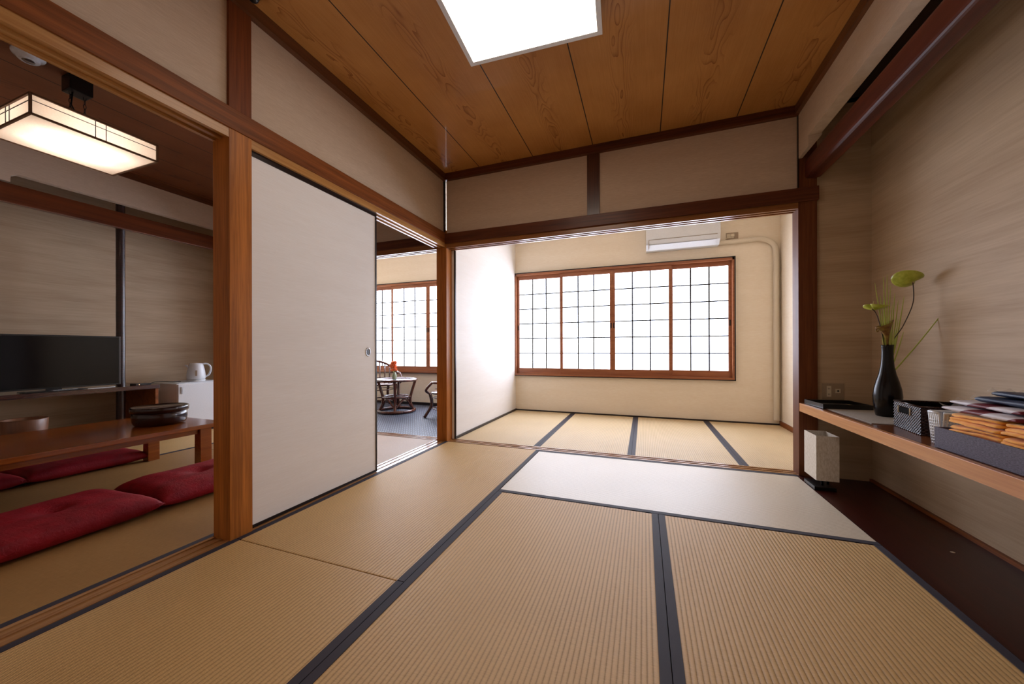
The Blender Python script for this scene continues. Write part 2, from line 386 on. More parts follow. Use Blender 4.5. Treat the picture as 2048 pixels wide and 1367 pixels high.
# right alcove hanging wall and beam
hw = MB(); hw.box(1.0, 1.068, YN, 2.84, 2.245, 2.53)
hw.prism([(1.0, 2.53), (1.0, 2.172), (1.022, 2.172), (1.072, 2.235), (1.072, 2.53)], 'Y', 2.84, 3.0)
struct('wall_right', hw, 'plaster', label='hanging cloth wall over the right alcove')
def rbeam(cx, cz, rx, rz, y0, y1):
    poly = []
    for k in range(20):
        a = 2*PI*k/20; ca, sa = math.cos(a), math.sin(a)
        poly.append((cx+rx*math.copysign(abs(ca)**.35, ca), cz+rz*math.copysign(abs(sa)**.35, sa)))
    return MB().prism(poly, 'Y', y0, y1)
struct('trim_22', rbeam(1.085, 2.095, .048, .068, YN, 3.0), 'log', label='dark red polished beam across the right alcove')
# side room hanging wall, beam, pillar
hl = MB(); hl.box(-4.56, -4.5, 1.30, 3.0, 2.222, 2.53)
hl.prism([(1.30, 2.53), (1.30, 2.222), (1.262, 2.195), (1.26, 2.15), (YN, 2.15), (YN, 2.53)], 'X', -4.56, -4.5)
struct('wall_left', hl, 'plaster', label='hanging cloth wall over the side room alcove')
struct('trim_23', B(-4.555, -4.505, YN, 3.0, 1.992, 2.138, bev=.006), 'log_side', label='dark polished beam across the side room alcove')
pm = MB(); pm.tube([(-4.60, 1.912, z) for z in [.045+.06*i for i in range(42)]], .031, 20, rfun=lambda t: .031+.0004*math.sin(t*97)+.0004*math.sin(t*41))
struct('trim_24', pm, 'pole', label='glossy dark log pillar beside the television')
struct('trim_25', B(-4.52, -4.49, YN, 3.0, 2.468, 2.53), 'cornice', label='cornice of the side room above the alcove')
# small dark bracket at the top left corner of the ceiling
hk = MB(); hk.lathe([(0, -.028), (.012, -.026), (.02, -.018), (.024, -.006), (.026, 0)], (-1.715, 1.172, 2.53), 20)
tag(hk.build('ceiling_sensor', 'black'), 'small round black ceiling fixture cut off above the thick left post', 'ceiling sensor')

# ---------------------------------------------------------------- sliding door
d = sroot('door_1', 'white papered sliding door with thin dark frame', (0, 0, 0))
B(-1.822, -1.792, 1.212, 2.072, .017, 1.834).build('door_panel', 'fusuma', d)
fr = MB()
for a in ((1.20, 1.212, .006, 1.85), (2.072, 2.084, .006, 1.85)): fr.box(-1.824, -1.788, *a)
fr.box(-1.824, -1.788, 1.212, 2.072, .006, .02); fr.box(-1.824, -1.788, 1.212, 2.072, 1.815, 1.85)
fr.build('door_frame', 'lacquer', d)
pl = MB()
for rr, tt in ((.0265, .004),):
    pl.lathe([(.018, 0), (.022, .004), (.0265, .004), (.028, .001), (.028, -.003)], (0, 0, 0), 32)
po = pl.build('door_pull', 'metal', d); po.matrix_local = Matrix.Translation((-1.792, 2.0, .855)) @ Matrix.Rotation(PI/2, 4, 'Y') @ Matrix.Diagonal((1.1, .8, 1, 1))
pc = MB().lathe([(0, .0006), (.019, .0006)], (0, 0, 0), 32).build('pull_cup', 'lacquer', po)

# ---------------------------------------------------------------- windows
def window(idx, x0, x1, label, pane, splits):
    z0, z1 = WZ0, WZ1
    root = sroot('window_%d' % idx, label)
    f = MB()
    f.box(x0, x1, 4.865, 4.98, z1-.028, z1); f.box(x0, x1, 4.855, 4.98, z0, z0+.022)
    f.box(x0, x0+.02, 4.865, 4.98, z0, z1); f.box(x1-.02, x1, 4.865, 4.98, z0, z1)
    f.build('window_frame', 'sash', root)
    e = MB(); e.box(x0-.005, x1+.012, 4.862, 4.90, z1, z1+.012); e.box(x1, x1+.012, 4.862, 4.90, z0-.01, z1); e.box(x0-.005, x1+.012, 4.862, 4.90, z0-.012, z0)
    e.build('frame_shadow_edge', 'lacquer', root)  # right-hand strip is dark paint for the thin shadow beside the frame
    xs = [x0+.02]+splits+[x1-.02]
    for k in range(4):
        a, b = xs[k], xs[k+1]; yb = 4.888 if k in (1, 2) else 4.915      # inner pair slides in front
        if k in (1, 2): a -= .02 if k == 1 else 0; b += .02 if k == 2 else 0
        y0, y1 = yb, yb+.022
        s = MB(); sw = .034
        s.box(a, a+sw, y0, y1, z0+.022, z1-.028, bev=.002); s.box(b-sw, b, y0, y1, z0+.022, z1-.028, bev=.002)
        s.box(a+sw, b-sw, y0, y1, z1-.028-.055, z1-.028); s.box(a+sw, b-sw, y0, y1, z0+.022, z0+.022+.08)
        so = s.build('sash', 'sash', root)
        g = MB(); ga, gb, gz0, gz1 = a+sw, b-sw, z0+.102, z1-.083
        for i in (1, 2): xx = ga+(gb-ga)*i/3; g.box(xx-.008, xx+.008, y0+.004, y0+.014, gz0, gz1)
        for i in range(1, 6): zz = gz0+(gz1-gz0)*i/6; g.box(ga, gb, y0+.005, y0+.013, zz-.0072, zz+.0072)
        g.build('muntin_grid', 'muntin', so)
        B(ga, gb, y0+.014, y0+.017, gz0, gz1).build('pane', pane, so)
        px = (a+sw*.5) if k in (0, 2) else (b-sw*.5)
        B(px-.008, px+.008, y0-.0012, y0+.002, 1.145, 1.215).build('finger_pull', 'lacquer', so)
    return root
M['muntin'] = plain('dark_muntin', '181010', .6)
window(1, WX0, WX1, 'wooden shoji style window of the window room', 'pane', [-1.057, -.385, .307])
window(2, -4.56, -1.84, 'wooden shoji style window of the veranda', 'pane2', [-3.88, -3.20, -2.52])

# ================================================================ TATAMI
def mat(x0, x1, y0, y1, m, borders, label, group=None):
    """borders: which sides carry a cloth band, as a string of l r f n"""
    r = thing('tatami_mat', label, 'tatami mat', ((x0+x1)/2, (y0+y1)/2, -.055), 0, group)
    hx, hy = (x1-x0)/2-.0012, (y1-y0)/2-.0015; bw = .030
    s = B(-hx, hx, -hy, hy, 0, .055, bev=.005).build('mat_surface', m, r)
    for c in borders:
        q = {'l': (-hx-.0005, -hx+bw, -hy-.0005, hy+.0005), 'r': (hx-bw, hx+.0005, -hy-.0005, hy+.0005),
             'n': (-hx-.0005, hx+.0005, -hy-.0005, -hy+bw), 'f': (-hx-.0005, hx+.0005, hy-bw, hy+.0005)}[c]
        B(*q, .03, .0568, bev=.0008).build('border', 'cloth_navy', r)
    return r
mat(-1.774, -.846, 1.128, 3.002, 'tat_y', 'lr', 'straw mat in front of the sliding door, dark band on its right side')
mat(-1.774, -.846, YN, 1.127, 'tat_y', 'lr', 'straw mat at the lower left of the photo, beside the side room opening')
mat(-.845, .983, 2.050, 3.002, 'tat_x_glare', 'nf', 'straw mat shining pale with window glare, lying crosswise before the window opening')
mat(-.845, .068, .17, 2.049, 'tat_y', 'lr', 'middle foreground straw mat between the two long dark bands')
mat(.069, .983, .17, 2.049, 'tat_y', 'lr', 'foreground straw mat beside the dark alcove floor')
struct('floor', B(-.845, .983, YN, .169, -.055, 0), 'tat_y', label='straw covered floor under the viewer')
for x0, x1, l in ((-1.72, -.905, 'leftmost straw mat of the window room, along the white partition'), (-.905, -.10, 'second straw mat from the left in the window room'),
                  (-.10, .70, 'third straw mat from the left in the window room'), (.70, 1.446, 'rightmost straw mat of the window room, along the right wall')):
    b = ('l' if x0 > -1.5 else '')+('r' if x1 < 1.4 else '')
    mat(x0, x1, 3.106, 4.886, 'tat_w', b, l)
mat(-3.78, -1.893, .47, 2.07, 'tat_s', 'r', 'side room straw mat under the near red cushions and the low table')
mat(-3.78, -1.893, 2.071, 3.004, 'tat_s', '', 'side room straw mat seen through the doorway before the veranda')
struct('floor', B(-3.78, -1.893, YN, .469, -.055, 0), 'tat_s', label='straw covered floor of the near part of the side room')
mat(-4.5, -3.781, YN, 3.0, 'tat_y', 'r', 'side room straw mat along the alcove behind the low table')

# ================================================================ LAMPS
c = thing('ceiling_light', 'square white glowing panel light on the cedar ceiling', 'ceiling light', (-.523, 1.475, 2.53), math.radians(3.4))
fb = MB(); h = .355
fb.box(-h+.012, h-.012, -h+.012, h-.012, -.07, 0); fb.build('lamp_housing', 'white_plastic', c)
fm = MB()
for q in ((-h, h, -h, -h+.024), (-h, h, h-.024, h), (-h, -h+.024, -h+.024, h-.024), (h-.024, h, -h+.024, h-.024)): fm.box(*q, -.086, -.066)
fm.build('lamp_frame', 'white_plastic', c)
B(-h+.024, h-.024, -h+.024, h-.024, -.084, -.0702).build('diffuser', 'panel', c)

LZ = 2.105
c = thing('pendant_lantern', 'glowing square paper lantern with thin dark frame hanging in the side room', 'pendant lantern', (-3.25, 1.16, LZ))
LH, LW = .105, .26
m = MB(); a_ = LW-.003
for q in (((-a_, -a_, 0), (a_, -a_, 0), (a_, -a_, LH), (-a_, -a_, LH)), ((a_, -a_, 0), (a_, a_, 0), (a_, a_, LH), (a_, -a_, LH)), ((a_, a_, 0), (-a_, a_, 0), (-a_, a_, LH), (a_, a_, LH)), ((-a_, a_, 0), (-a_, -a_, 0), (-a_, -a_, LH), (-a_, a_, LH)), ((-a_, -a_, 0), (a_, -a_, 0), (a_, a_, 0), (-a_, a_, 0))):
    m.bm.faces.new([m.bm.verts.new(p) for p in q])
m.build('paper_shade', 'lantern', c)
B(-a_, a_, -a_, a_, LH-.004, LH).build('top_plate', 'white_plastic', c)
for x_ in (-.09, .09): MB().tube([(x_, -.17, .068), (x_, .17, .068)], .014, 12).build('fluorescent_tube', 'tube', c)
M['lantern_wood'] = plain('lantern_frame_wood', '6d4a2c', .5)
lf = MB(); t_ = .005
for sx in (-1, 1):
    for sy in (-1, 1): lf.box(sx*LW-t_, sx*LW+t_, sy*LW-t_, sy*LW+t_, -.002, LH+.004)
for z in (0, LH):
    for s_ in (-1, 1):
        lf.box(-LW, LW, s_*LW-t_, s_*LW+t_, z-t_, z+t_); lf.box(s_*LW-t_, s_*LW+t_, -LW, LW, z-t_, z+t_)
lf.build('lantern_frame', 'lantern_wood', c)
lt = MB(); q = .0014
for s_ in (-1, 1):
    lt.box(-LW, LW, s_*LW-q-.002*0, s_*LW+q, LH*.68-q, LH*.68+q); lt.box(s_*LW-q, s_*LW+q, -LW, LW, LH*.68-q, LH*.68+q)
    for u in (-.022, .022):
        lt.box(u-q, u+q, s_*LW-q, s_*LW+q, 0, LH); lt.box(s_*LW-q, s_*LW+q, u-q, u+q, 0, LH)
lt.build('lantern_lattice', 'muntin', c)
B(-.05, .05, -.05, .05, .33, .425, bev=.008).build('ceiling_mount', 'black', c)
for sy in (-.03, .03):
    ch = MB()
    for i in range(9):
        z = LH+.004+i*.0255
        pts = [(0, 0, 0)]
        pts = [((.006*math.cos(a) if i % 2 else 0), (0 if i % 2 else .006*math.cos(a))+sy, z+.0125+.0155*math.sin(a)) for a in [2*PI*k/10 for k in range(11)]]
        ch.tube(pts, .0018, 6)
    ch.build('chain', 'black', c)
wire = [(.0, -.03+.09*t, LH+.23-.30*t+.42*max(0, t-.45)*(1)) for t in [i/12 for i in range(13)]]
MB().tube([(0.0, -.02, .34), (.01, -.03, .25), (.01, 0, .18), (.01, .05, .135), (.0, .09, .13), (0, .11, .105)], .004, 8).build('cord', 'black', c)

c = thing('smoke_detector', 'round white smoke detector on the dark side room ceiling', 'smoke detector', (-3.225, .965, 2.53))
MB().lathe([(0, -.042), (.036, -.042), (.042, -.036), (.044, -.024), (.058, -.02), (.062, -.012), (.062, 0), (0, 0)], (0, 0, 0), 32).build('detector_body', 'white_plastic', c)
MB().lathe([(0, -.047), (.02, -.046), (.024, -.042)], (0, 0, 0), 24).build('detector_cap', 'metal', c)

# ================================================================ RIGHT ALCOVE
SZ = .498
c = thing('wall_shelf', 'long light brown wooden shelf running along the right alcove', 'shelf', (0, 0, 0))
B(1.0, 1.022, YN+.02, 2.998, .442, SZ, bev=.002).build('shelf_edge', 'shelf', c)
B(1.022, 1.40, YN+.02, 3.018, .455, SZ-.0005).build('shelf_board', 'shelf_top', c)

cloth = NT('grey_linen'); cloth.col(cloth.ramp(cloth.noise(cloth.coord((500, 500, 1)), 1, 2), [(.3, lin('8c8378')), (.7, lin('b4aca0'))])); cloth.set(Roughness=.85); M['linen'] = cloth.m
tag(B(1.055, 1.33, 2.28, 2.985, SZ, SZ+.003).build('table_runner', 'linen'), 'grey beige cloth runner lying on the shelf under the dark vase', 'cloth runner')
# lacquer document tray
c = thing('document_tray', 'flat black lacquered tray with papers at the far end of the shelf', 'tray', (1.15, 2.86, SZ+.003), math.radians(4))
t = MB(); t.box(-.125, .125, -.115, .115, 0, .006)
for q in ((-.125, .125, -.115, -.109), (-.125, .125, .109, .115), (-.125, -.119, -.109, .109), (.119, .125, -.109, .109)): t.box(*q, .006, .028)
t.build('tray_body', 'black', c)
B(-.09, .09, -.07, .08, .0065, .010).build('paper_sheet', 'cream', c)
B(-.115, .05, -.10, .02, .0105, .018).build('folder', 'black', c)

# outlet on the end wall
c = thing('wall_outlet', 'beige wall plate with socket and jack above the alcove shelf', 'wall outlet', (1.192, 3.02, .582))
B(-.059, .059, -.006, 0, -.054, .054, bev=.002).build('cover_plate', 'beige_plate', c)
s = B(-.034, -.010, -.009, -.006, -.036, .036).build('power_socket', 'cream', c)
for z in (-.02, .018):
    for x in (-.028, -.019): B(x, x+.002, -.0096, -.009, z-.005, z+.005).build('socket_slot', 'black', s)
s = B(.012, .04, -.009, -.006, -.010, .018).build('antenna_jack', 'cream', c)
MB().lathe([(0, 0), (.006, 0), (.006, .003)], (0, 0, 0), 16).build('jack_hole', 'black', s).matrix_local = Matrix.Translation((.026, -.0092, .004)) @ Matrix.Rotation(PI/2, 4, 'X')

# vase with flowers
VX, VY = 1.245, 2.545
c = thing('vase', 'tall black bottle shaped vase holding green flowers on the alcove shelf', 'vase', (VX, VY, SZ+.003))
M['vase'] = NT('vase_glaze').set(Base_Color=lin('0a0607'), Roughness=.2).m; M['vase'].node_tree.nodes['Principled BSDF'].inputs['Specular IOR Level'].default_value = .35
prof = [(0, 0), (.044, 0), (.048, .004), (.052, .03), (.0575, .075), (.059, .11), (.055, .15), (.046, .19), (.035, .23), (.028, .27), (.0245, .31), (.0235, .35), (.0245, .378), (.0265, .388), (.0235, .388), (.021, .375), (.02, .30), (.02, .2), (0, .2)]
MB().lathe(prof, (0, 0, 0), 48).build('vase_body', 'vase', c)
gm = NT('green_spathe'); gm.col(gm.ramp(gm.noise(gm.coord((20, 20, 20)), 2, 2), [(.3, lin('98a82c')), (.7, lin('c8d058'))])); gm.set(Roughness=.3, Subsurface_Weight=0); M['spathe'] = gm.m
M['stem'] = plain('flower_stem', '3b2a1a', .5); M['grass'] = plain('grass_blade', 'c8d868', .5); M['spadix'] = plain('spadix', 'd8c48a', .5)
cl = NT('calla_skin'); cl.col(cl.ramp(cl.noise(cl.coord((12, 12, 18)), 2, 2), [(.35, lin('6b3a1c')), (.65, lin('a08a3c'))])); cl.set(Roughness=.35); M['calla'] = cl.m
top = .388+SZ+.003
def path(pts, n=14):
    pts = [Vector(p) for p in pts]; out = []
    for i in range(len(pts)-1):
        p0 = pts[max(i-1, 0)]; p1 = pts[i]; p2 = pts[i+1]; p3 = pts[min(i+2, len(pts)-1)]
        for k in range(n):
            t = k/n; out.append(.5*((2*p1)+(-p0+p2)*t+(2*p0-5*p1+4*p2-p3)*t*t+(-p0+3*p1-3*p2+p3)*t**3))
    out.append(pts[-1]); return out
def anthurium(name, label, stempts, size, tilt, ang, spadix_len):
    r = thing(name, label, 'flower', (VX, VY, SZ+.21))
    o = Vector((VX, VY, SZ+.21))
    MB().tube([p-o for p in path(stempts)], .0022, 8).build('stem', 'stem', r)
    tip = Vector(stempts[-1])-o
    def f(u, v):
        a = 2*PI*u; rr = v
        R = (1-.18*math.cos(a)) * (1-.55*math.exp(-((a if a < PI else 2*PI-a)/.33)**2))       # heart with a notch at a=0
        x = -R*math.cos(a)*rr+.22; y = R*math.sin(a)*rr*.95
        z = .52*rr**1.5*(.8+.2*math.sin(2*a+1.2))-.03
        return Vector((x*size, y*size, z*size))
    sp = MB().grid(48, 10, f)
    rot = Matrix.Translation(tip) @ Matrix.Rotation(math.radians(-42 if size > .055 else -8), 4, Vector((.9, -.43, 0))) @ Matrix.Rotation(ang, 4, 'Z') @ Matrix.Rotation(tilt, 4, 'Y')
    sp.bm.transform(rot); so = sp.build('spathe', 'spathe', r)
    md = so.modifiers.new('thick', 'SOLIDIFY'); md.thickness = .0015
    sx = MB().tube([rot @ Vector((0, 0, 0)), rot @ Vector((.002, 0, spadix_len*.5)), rot @ Vector((.006, 0, spadix_len))], .003, 10, rfun=lambda t: .0036*(1-.5*t))
    sx.build('spadix', 'spadix', r)
    return r
anthurium('anthurium', 'large green heart shaped flower, the tallest in the black vase', [(VX+.006, VY, SZ+.22), (VX+.015, VY-.005, top), (VX+.055, VY-.02, top+.10), (VX+.085, VY-.04, top+.22), (VX+.080, VY-.05, top+.325)], .060, math.radians(6), math.radians(195), .06)
anthurium('anthurium', 'small flat green flower leaning left out of the black vase', [(VX-.006, VY, SZ+.22), (VX-.016, VY-.004, top), (VX-.034, VY-.01, top+.10), (VX-.056, VY-.02, top+.17), (VX-.078, VY-.03, top+.195)], .052, math.radians(4), math.radians(20), .045)
r = thing('calla_lily', 'brownish green calla lily low in the mouth of the black vase', 'flower', (VX, VY, SZ+.21))
MB().tube([(0, 0, .01), (.0, -.002, .18), (-.004, -.01, .23)], .003, 8).build('stem', 'calla', r)
def fc(u, v):
    a = 2*PI*u; rr = .004+.028*v**1.8+.012*max(0, v-.75)*4*(.5+.5*math.cos(a-PI)); z = .175+.12*v+.02*v*v*math.cos(a)
    return Vector((-.002-.012*v+rr*math.cos(a), -.006-.01*v+rr*math.sin(a)*.8, z))
so = MB().grid(32, 12, fc).build('spathe', 'calla', r); so.modifiers.new('t', 'SOLIDIFY').thickness = .001
MB().tube(path([(-.03, -.012, .275), (-.046, -.014, .272), (-.054, -.015, .262), (-.05, -.015, .254), (-.043, -.015, .258)], 5), .0035, 8).build('curled_tip', 'calla', r)
gr = []
for dx, dy, h_, b_ in ((-.058, -.012, .52, .012), (-.024, -.015, .55, 0), (-.010, -.02, .56, -.004), (.004, -.02, .50, -.006), (-.034, -.01, .45, .0), (.012, -.018, .40, .0), (.036, -.02, .42, .008), (.024, -.015, .46, .01), (.060, -.02, .44, .016), (.045, 0, .32, .01), (.052, -.03, .25, .01), (.20, -.12, .42, .03), (-.012, .01, .42, 0), (.018, .0, .36, .004), (.0, -.01, .34, .004)):
    g = MB(); n = 14
    def gf(u, v, dx=dx, dy=dy, h_=h_, b_=b_):
        w_ = .0036*(1-u)**.5+.0005; x = dx*u+b_*math.sin(PI*u)*.3
        return Vector((x+(v-.5)*2*w_, dy*u, .19+(h_)*u*1.0))
    g.grid(n, 2, gf); gr.append(((dx, dy), g))
tg = thing('grass_spray', 'spray of thin green grass blades rising from the black vase', 'grass', (VX, VY, SZ+.02))
for _, g in gr:
    o = g.build('blade', 'grass', tg); o.modifiers.new('t', 'SOLIDIFY').thickness = .0008

# woven basket
wv = NT('dark_wicker'); nz = wv.noise(wv.coord((90, 90, 160)), 2, 2)
wv.col(wv.ramp(nz, [(.42, lin('21110e')), (.66, lin('4a322b'))])); wv.set(Roughness=.22); wv.b.inputs['Specular IOR Level'].default_value = .25; M['wicker'] = wv.m
def weave_side(m, p0, ux, uy, nrm, W, H, cell=.0085, hole=None):
    p0, ux, uy, nrm = map(Vector, (p0, ux, uy, nrm)); nu, nv = int(W/cell*4), int(H/cell*5)
    def f(u, v):
        a, b = u*W, v*H
        row = math.floor(b/(cell*.8)); ph = (0 if row % 2 else PI)
        hh = .0015*math.cos(PI*a/cell+ph)*1.0+.0015*abs(math.sin(PI*b/(cell*.8)))
        if hole and hole[0] < a < hole[1] and hole[2] < b < hole[3]: hh = -.010
        return p0+ux*a+uy*b+nrm*hh
    m.grid(nu, nv, f)
BX, BY, BW, BD, BH = 1.105, 2.036, .20, .232, .122
c = thing('wicker_basket', 'dark brown glossy woven basket with handle slot beside the black vase', 'basket', (BX, BY, SZ), math.radians(-7))
m = MB()
weave_side(m, (0, BD, 0), (0, -1, 0), (0, 0, 1), (-1, 0, 0), BD, BH, hole=(.055, .15, .075, .10))
slot = B(-.0045, -.0025, BD-.150, BD-.055, .078, .099)
weave_side(m, (0, 0, 0), (1, 0, 0), (0, 0, 1), (0, -1, 0), BW, BH)
weave_side(m, (BW, 0, 0), (0, 1, 0), (0, 0, 1), (1, 0, 0), BD, BH)
weave_side(m, (BW, BD, 0), (-1, 0, 0), (0, 0, 1), (0, 1, 0), BW, BH)
m.build('woven_wall', 'wicker', c)
m = MB()
for q in ((.002, .010, .002, BD-.002), (BW-.010, BW-.002, .002, BD-.002), (.01, BW-.01, .002, .010), (.01, BW-.01, BD-.010, BD-.002)): m.box(*q, .002, BH-.004)
m.box(.002, BW-.002, .002, BD-.002, .001, .006)
m.build('basket_lining', 'matte_black', c); slot.build('handle_slot', 'matte_black', c)
m = MB().tube([(0, 0, BH), (BW, 0, BH)], .004, 8).tube([(0, BD, BH), (BW, BD, BH)], .004, 8).tube([(0, 0, BH), (0, BD, BH)], .004, 8).tube([(BW, 0, BH), (BW, BD, BH)], .004, 8)
m.build('rim', 'wicker', c)
for y_ in (BD-.051, BD-.154): MB().tube([(-.004, y_, .072), (-.004, y_, .104)], .0028, 8).build('handle_binding', 'cream', c)

# white plastic lattice basket
c = thing('plastic_basket', 'white plastic lattice basket behind the orange towels', 'basket', (1.062, 1.845, SZ))
m = MB(); W_, D_, H_ = .26, .05, .125
def lat(m, o, u, L, n_):
    o, u = Vector(o), Vector(u); fl = .010
    out = Vector((u.y, -u.x, 0))
    def seg(a, za, b, zb, r):
        pa = o+u*a+out*(fl*za/H_)+Vector((0, 0, za)); pb = o+u*b+out*(fl*zb/H_)+Vector((0, 0, zb)); m.tube([pa, pb], r, 6)
    for i in range(n_+1): seg(L*i/n_, .0, L*i/n_, H_, .0027)
    for k in range(9): z = H_*(.05+.72*k/8); seg(0, z, L, z, .0025)
    def f(p, q_): z = H_*(.80+.2*q_); return o+u*(L*p)+out*(fl*z/H_)+Vector((0, 0, z))
    m.grid(2, 2, f)
    seg(0, H_, L, H_, .0045)
lat(m, (0, 0, 0), (1, 0, 0), W_, 26); lat(m, (0, D_, 0), (0, -1, 0), D_, 5); lat(m, (W_, 0, 0), (0, 1, 0), D_, 5); lat(m, (W_, D_, 0), (-1, 0, 0), W_, 26)
m.box(0, W_, 0, D_, .0005, .004); m.build('lattice_wall', 'white_plastic', c)

# grey fabric box
fz = NT('grey_fabric'); fz.col(fz.ramp(fz.noise(fz.coord((30, 60, 200)), 2, 3), [(.3, lin('3f3b4a')), (.7, lin('69647a'))])); fz.set(Roughness=.7); fz.nrm(fz.bump(fz.noise(fz.coord((200, 200, 500)), 2, 2), .6, .002)); M['greybox'] = fz.m
c = thing('storage_box', 'low grey fabric box full of orange towels at the shelf front', 'storage box', (1.03, 1.0, SZ))
m = MB(); L_, D2, H2 = .828, .20, .077
for q in ((0, .008, 0, L_), (D2-.008, D2, 0, L_), (.008, D2-.008, 0, .008), (.008, D2-.008, L_-.008, L_)): m.box(*q, .001, H2, bev=.002)
m.box(.008, D2-.008, .008, L_-.008, .001, .008); m.build('box_wall', 'greybox', c)

# orange towels: folded, one object each
tw = NT('orange_terry'); tw.col(tw.ramp(tw.noise(tw.coord((25, 25, 25)), 3, 3), [(.3, lin('fba636')), (.7, lin('ffbe58'))])); tw.set(Roughness=.85); tw.b.inputs['Sheen Weight'].default_value = .3
tw.nrm(tw.bump(tw.noise(tw.coord((90, 50, 160)), 1, 3, .6, .5), .5, .003)); M['orange'] = tw.m
def towel(cx, cy, cz, W, L, H, seed, label):
    rnd = random.Random(seed); o = thing('towel', label, 'towel', (cx, cy, cz), 0, 'orange folded towels in the grey box')
    m = MB(); layers = 3; n = 26
    # cross section across X: a serpentine folded band, extruded wavily along Y
    prof = []; t = (H-.0012)/layers
    ph = [rnd.random()*6 for _ in range(6)]
    for k in range(layers):
        z = t*(k+.5); hw = W/2*(1-.03*k)
        m2 = []
        for a in range(n):
            an = 2*PI*a/n; ca, sa = math.cos(an), math.sin(an)
            m2.append((hw*math.copysign(abs(ca)**.28, ca), z+t*.53*math.copysign(abs(sa)**.75, sa)))
        rings = []
        ny = 26
        for j in range(ny+1):
            v = j/ny; end = min(1, min(v, 1-v)*9+.0)
            e = math.sqrt(max(0, 1-(1-min(1, min(v, 1-v)*14))**2)) if min(v, 1-v)*14 < 1 else 1
            yy = (v-.5)*L
            ring = []
            for (x, zz) in m2:
                dz = .0034*math.sin(yy*(15+4*k)+ph[k]+x*20)+.0006*math.sin(yy*83+ph[(k+1) % 6])
                dx = .0045*math.sin(yy*19+ph[(k+2) % 6]+zz*120)+.0008*math.sin(yy*61+ph[(k+3) % 6])
                ring.append(m.bm.verts.new((x*(.90+.10*e)+dx, yy+.002*math.sin(x*60+ph[k]), max(.0008, min(H, z+(zz-z)*(.55+.45*e)+dz+.0016)))))
            rings.append(ring)
        fs = []
        for j in range(ny):
            for a in range(n): fs.append(m.bm.faces.new((rings[j][a], rings[j][(a+1) % n], rings[j+1][(a+1) % n], rings[j+1][a])))
        fs += [m.bm.faces.new(rings[0][::-1]), m.bm.faces.new(rings[-1])]
        for f in fs: f.smooth = True
        bmesh.ops.recalc_face_normals(m.bm, faces=fs)
    m.build('folded_cloth', 'orange', o); return o
k = 0
for cy, L, tall in ((1.70, .205, 1), (1.485, .215, 2), (1.26, .215, 3)):
    for lv in range(3):
        nm = ['far stack beside the white basket', 'stack in the middle of the box', 'stack at the right edge of the photo'][tall-1]
        lev = ['bottom', 'middle', 'top'][lv]
        towel(1.03+.012+.085+.002*lv, cy+.004*((k*7) % 3-1), SZ+.009+lv*.0435, .158, L, .0425, 11+k, '%s orange towel in the %s' % (lev, nm)); k += 1

# wrapped robes: striped white and maroon, navy
st = NT('striped_cotton'); _cc = st.n('ShaderNodeTexCoord'); _sx = st.n('ShaderNodeSeparateXYZ'); st.link(_cc.outputs['Object'], _sx.inputs[0])
_q = st.math('FRACT', st.math('ADD', st.math('DIVIDE', _sx.outputs[1], .17), st.math('MULTIPLY', _sx.outputs[2], 14)))
st.col(st.ramp(_q, [(.0, lin('701a2a')), (.44, lin('701a2a')), (.46, lin('d8d4dc')), (.98, lin('d8d4dc'))])); st.set(Roughness=.5); M['stripe'] = st.m
nv = NT('navy_cotton'); nv.col(nv.ramp(nv.noise(nv.coord((20, 20, 90)), 2, 2), [(.55, lin('16284a')), (.85, lin('2c4470'))])); nv.set(Roughness=.5); M['navy'] = nv.m
M['wrap'] = NT('clear_wrap').set(Base_Color=(.9, .92, .95, 1), Roughness=.3, Alpha=.25).m
def bundle(name, label, cat, cx, cy, cz, W, L, H, rz, mat_, group, seed, tilt=0):
    rnd = random.Random(seed)
    o = thing(name, label, cat, (cx, cy, cz), rz, group)
    m = MB(); p1 = rnd.random()*6
    for side in (1, -1):
        def f(u, v):
            u = .5-.5*math.cos(PI*u); v = .5-.5*math.cos(PI*v); v = .5-.5*math.cos(PI*v)
            x = (u-.5)*W; y = (v-.5)*L
            e = (1-abs(2*u-1)**10)*(1-abs(2*v-1)**30); e = max(0, e)**.4
            return Vector((x, y, H/2+side*H/2*e*(.85+.15*math.sin(y*50+p1+x*30))+tilt*x))
        m.grid(16, 24, f)
    bmesh.ops.remove_doubles(m.bm, verts=m.bm.verts, dist=1e-5); bmesh.ops.recalc_face_normals(m.bm, faces=m.bm.faces)
    m.build('folded_robe', mat_, o)
    # crimped end of the clear wrapper
    m = MB()
    m.grid(10, 6, lambda u, v: Vector(((u-.5)*W*.9, L/2+.002+.03*v, H*.5+.010*math.sin(u*22+seed)*v+.008*v)))
    m.build('clear_wrapper', 'wrap', o); return o
G1 = 'wrapped striped robes above the towels'
ZT = SZ+.009+.0435*3
bundle('robe_package', 'white and maroon striped robe package lowest on the orange towels, far end', 'robe package', 1.145, 1.685, ZT+.001, .19, .28, .0215, .02, 'stripe', G1, 1)
bundle('robe_package', 'white and maroon striped robe package on the right end of the orange towels', 'robe package', 1.145, 1.37, ZT+.001, .19, .28, .0215, -.02, 'stripe', G1, 2)
bundle('robe_package', 'second striped robe package, stacked on the far end of the lower one', 'robe package', 1.165, 1.695, ZT+.0235, .18, .28, .019, -.02, 'stripe', G1, 3)
bundle('robe_package', 'striped robe package behind, stacked under the right end of the navy ones', 'robe package', 1.165, 1.38, ZT+.0235, .18, .28, .019, .02, 'stripe', G1, 4)
G2 = 'wrapped navy robes on top of the pile'
bundle('robe_package', 'lower navy blue robe package on the striped ones', 'robe package', 1.185, 1.61, ZT+.0435, .17, .30, .022, .03, 'navy', G2, 5)
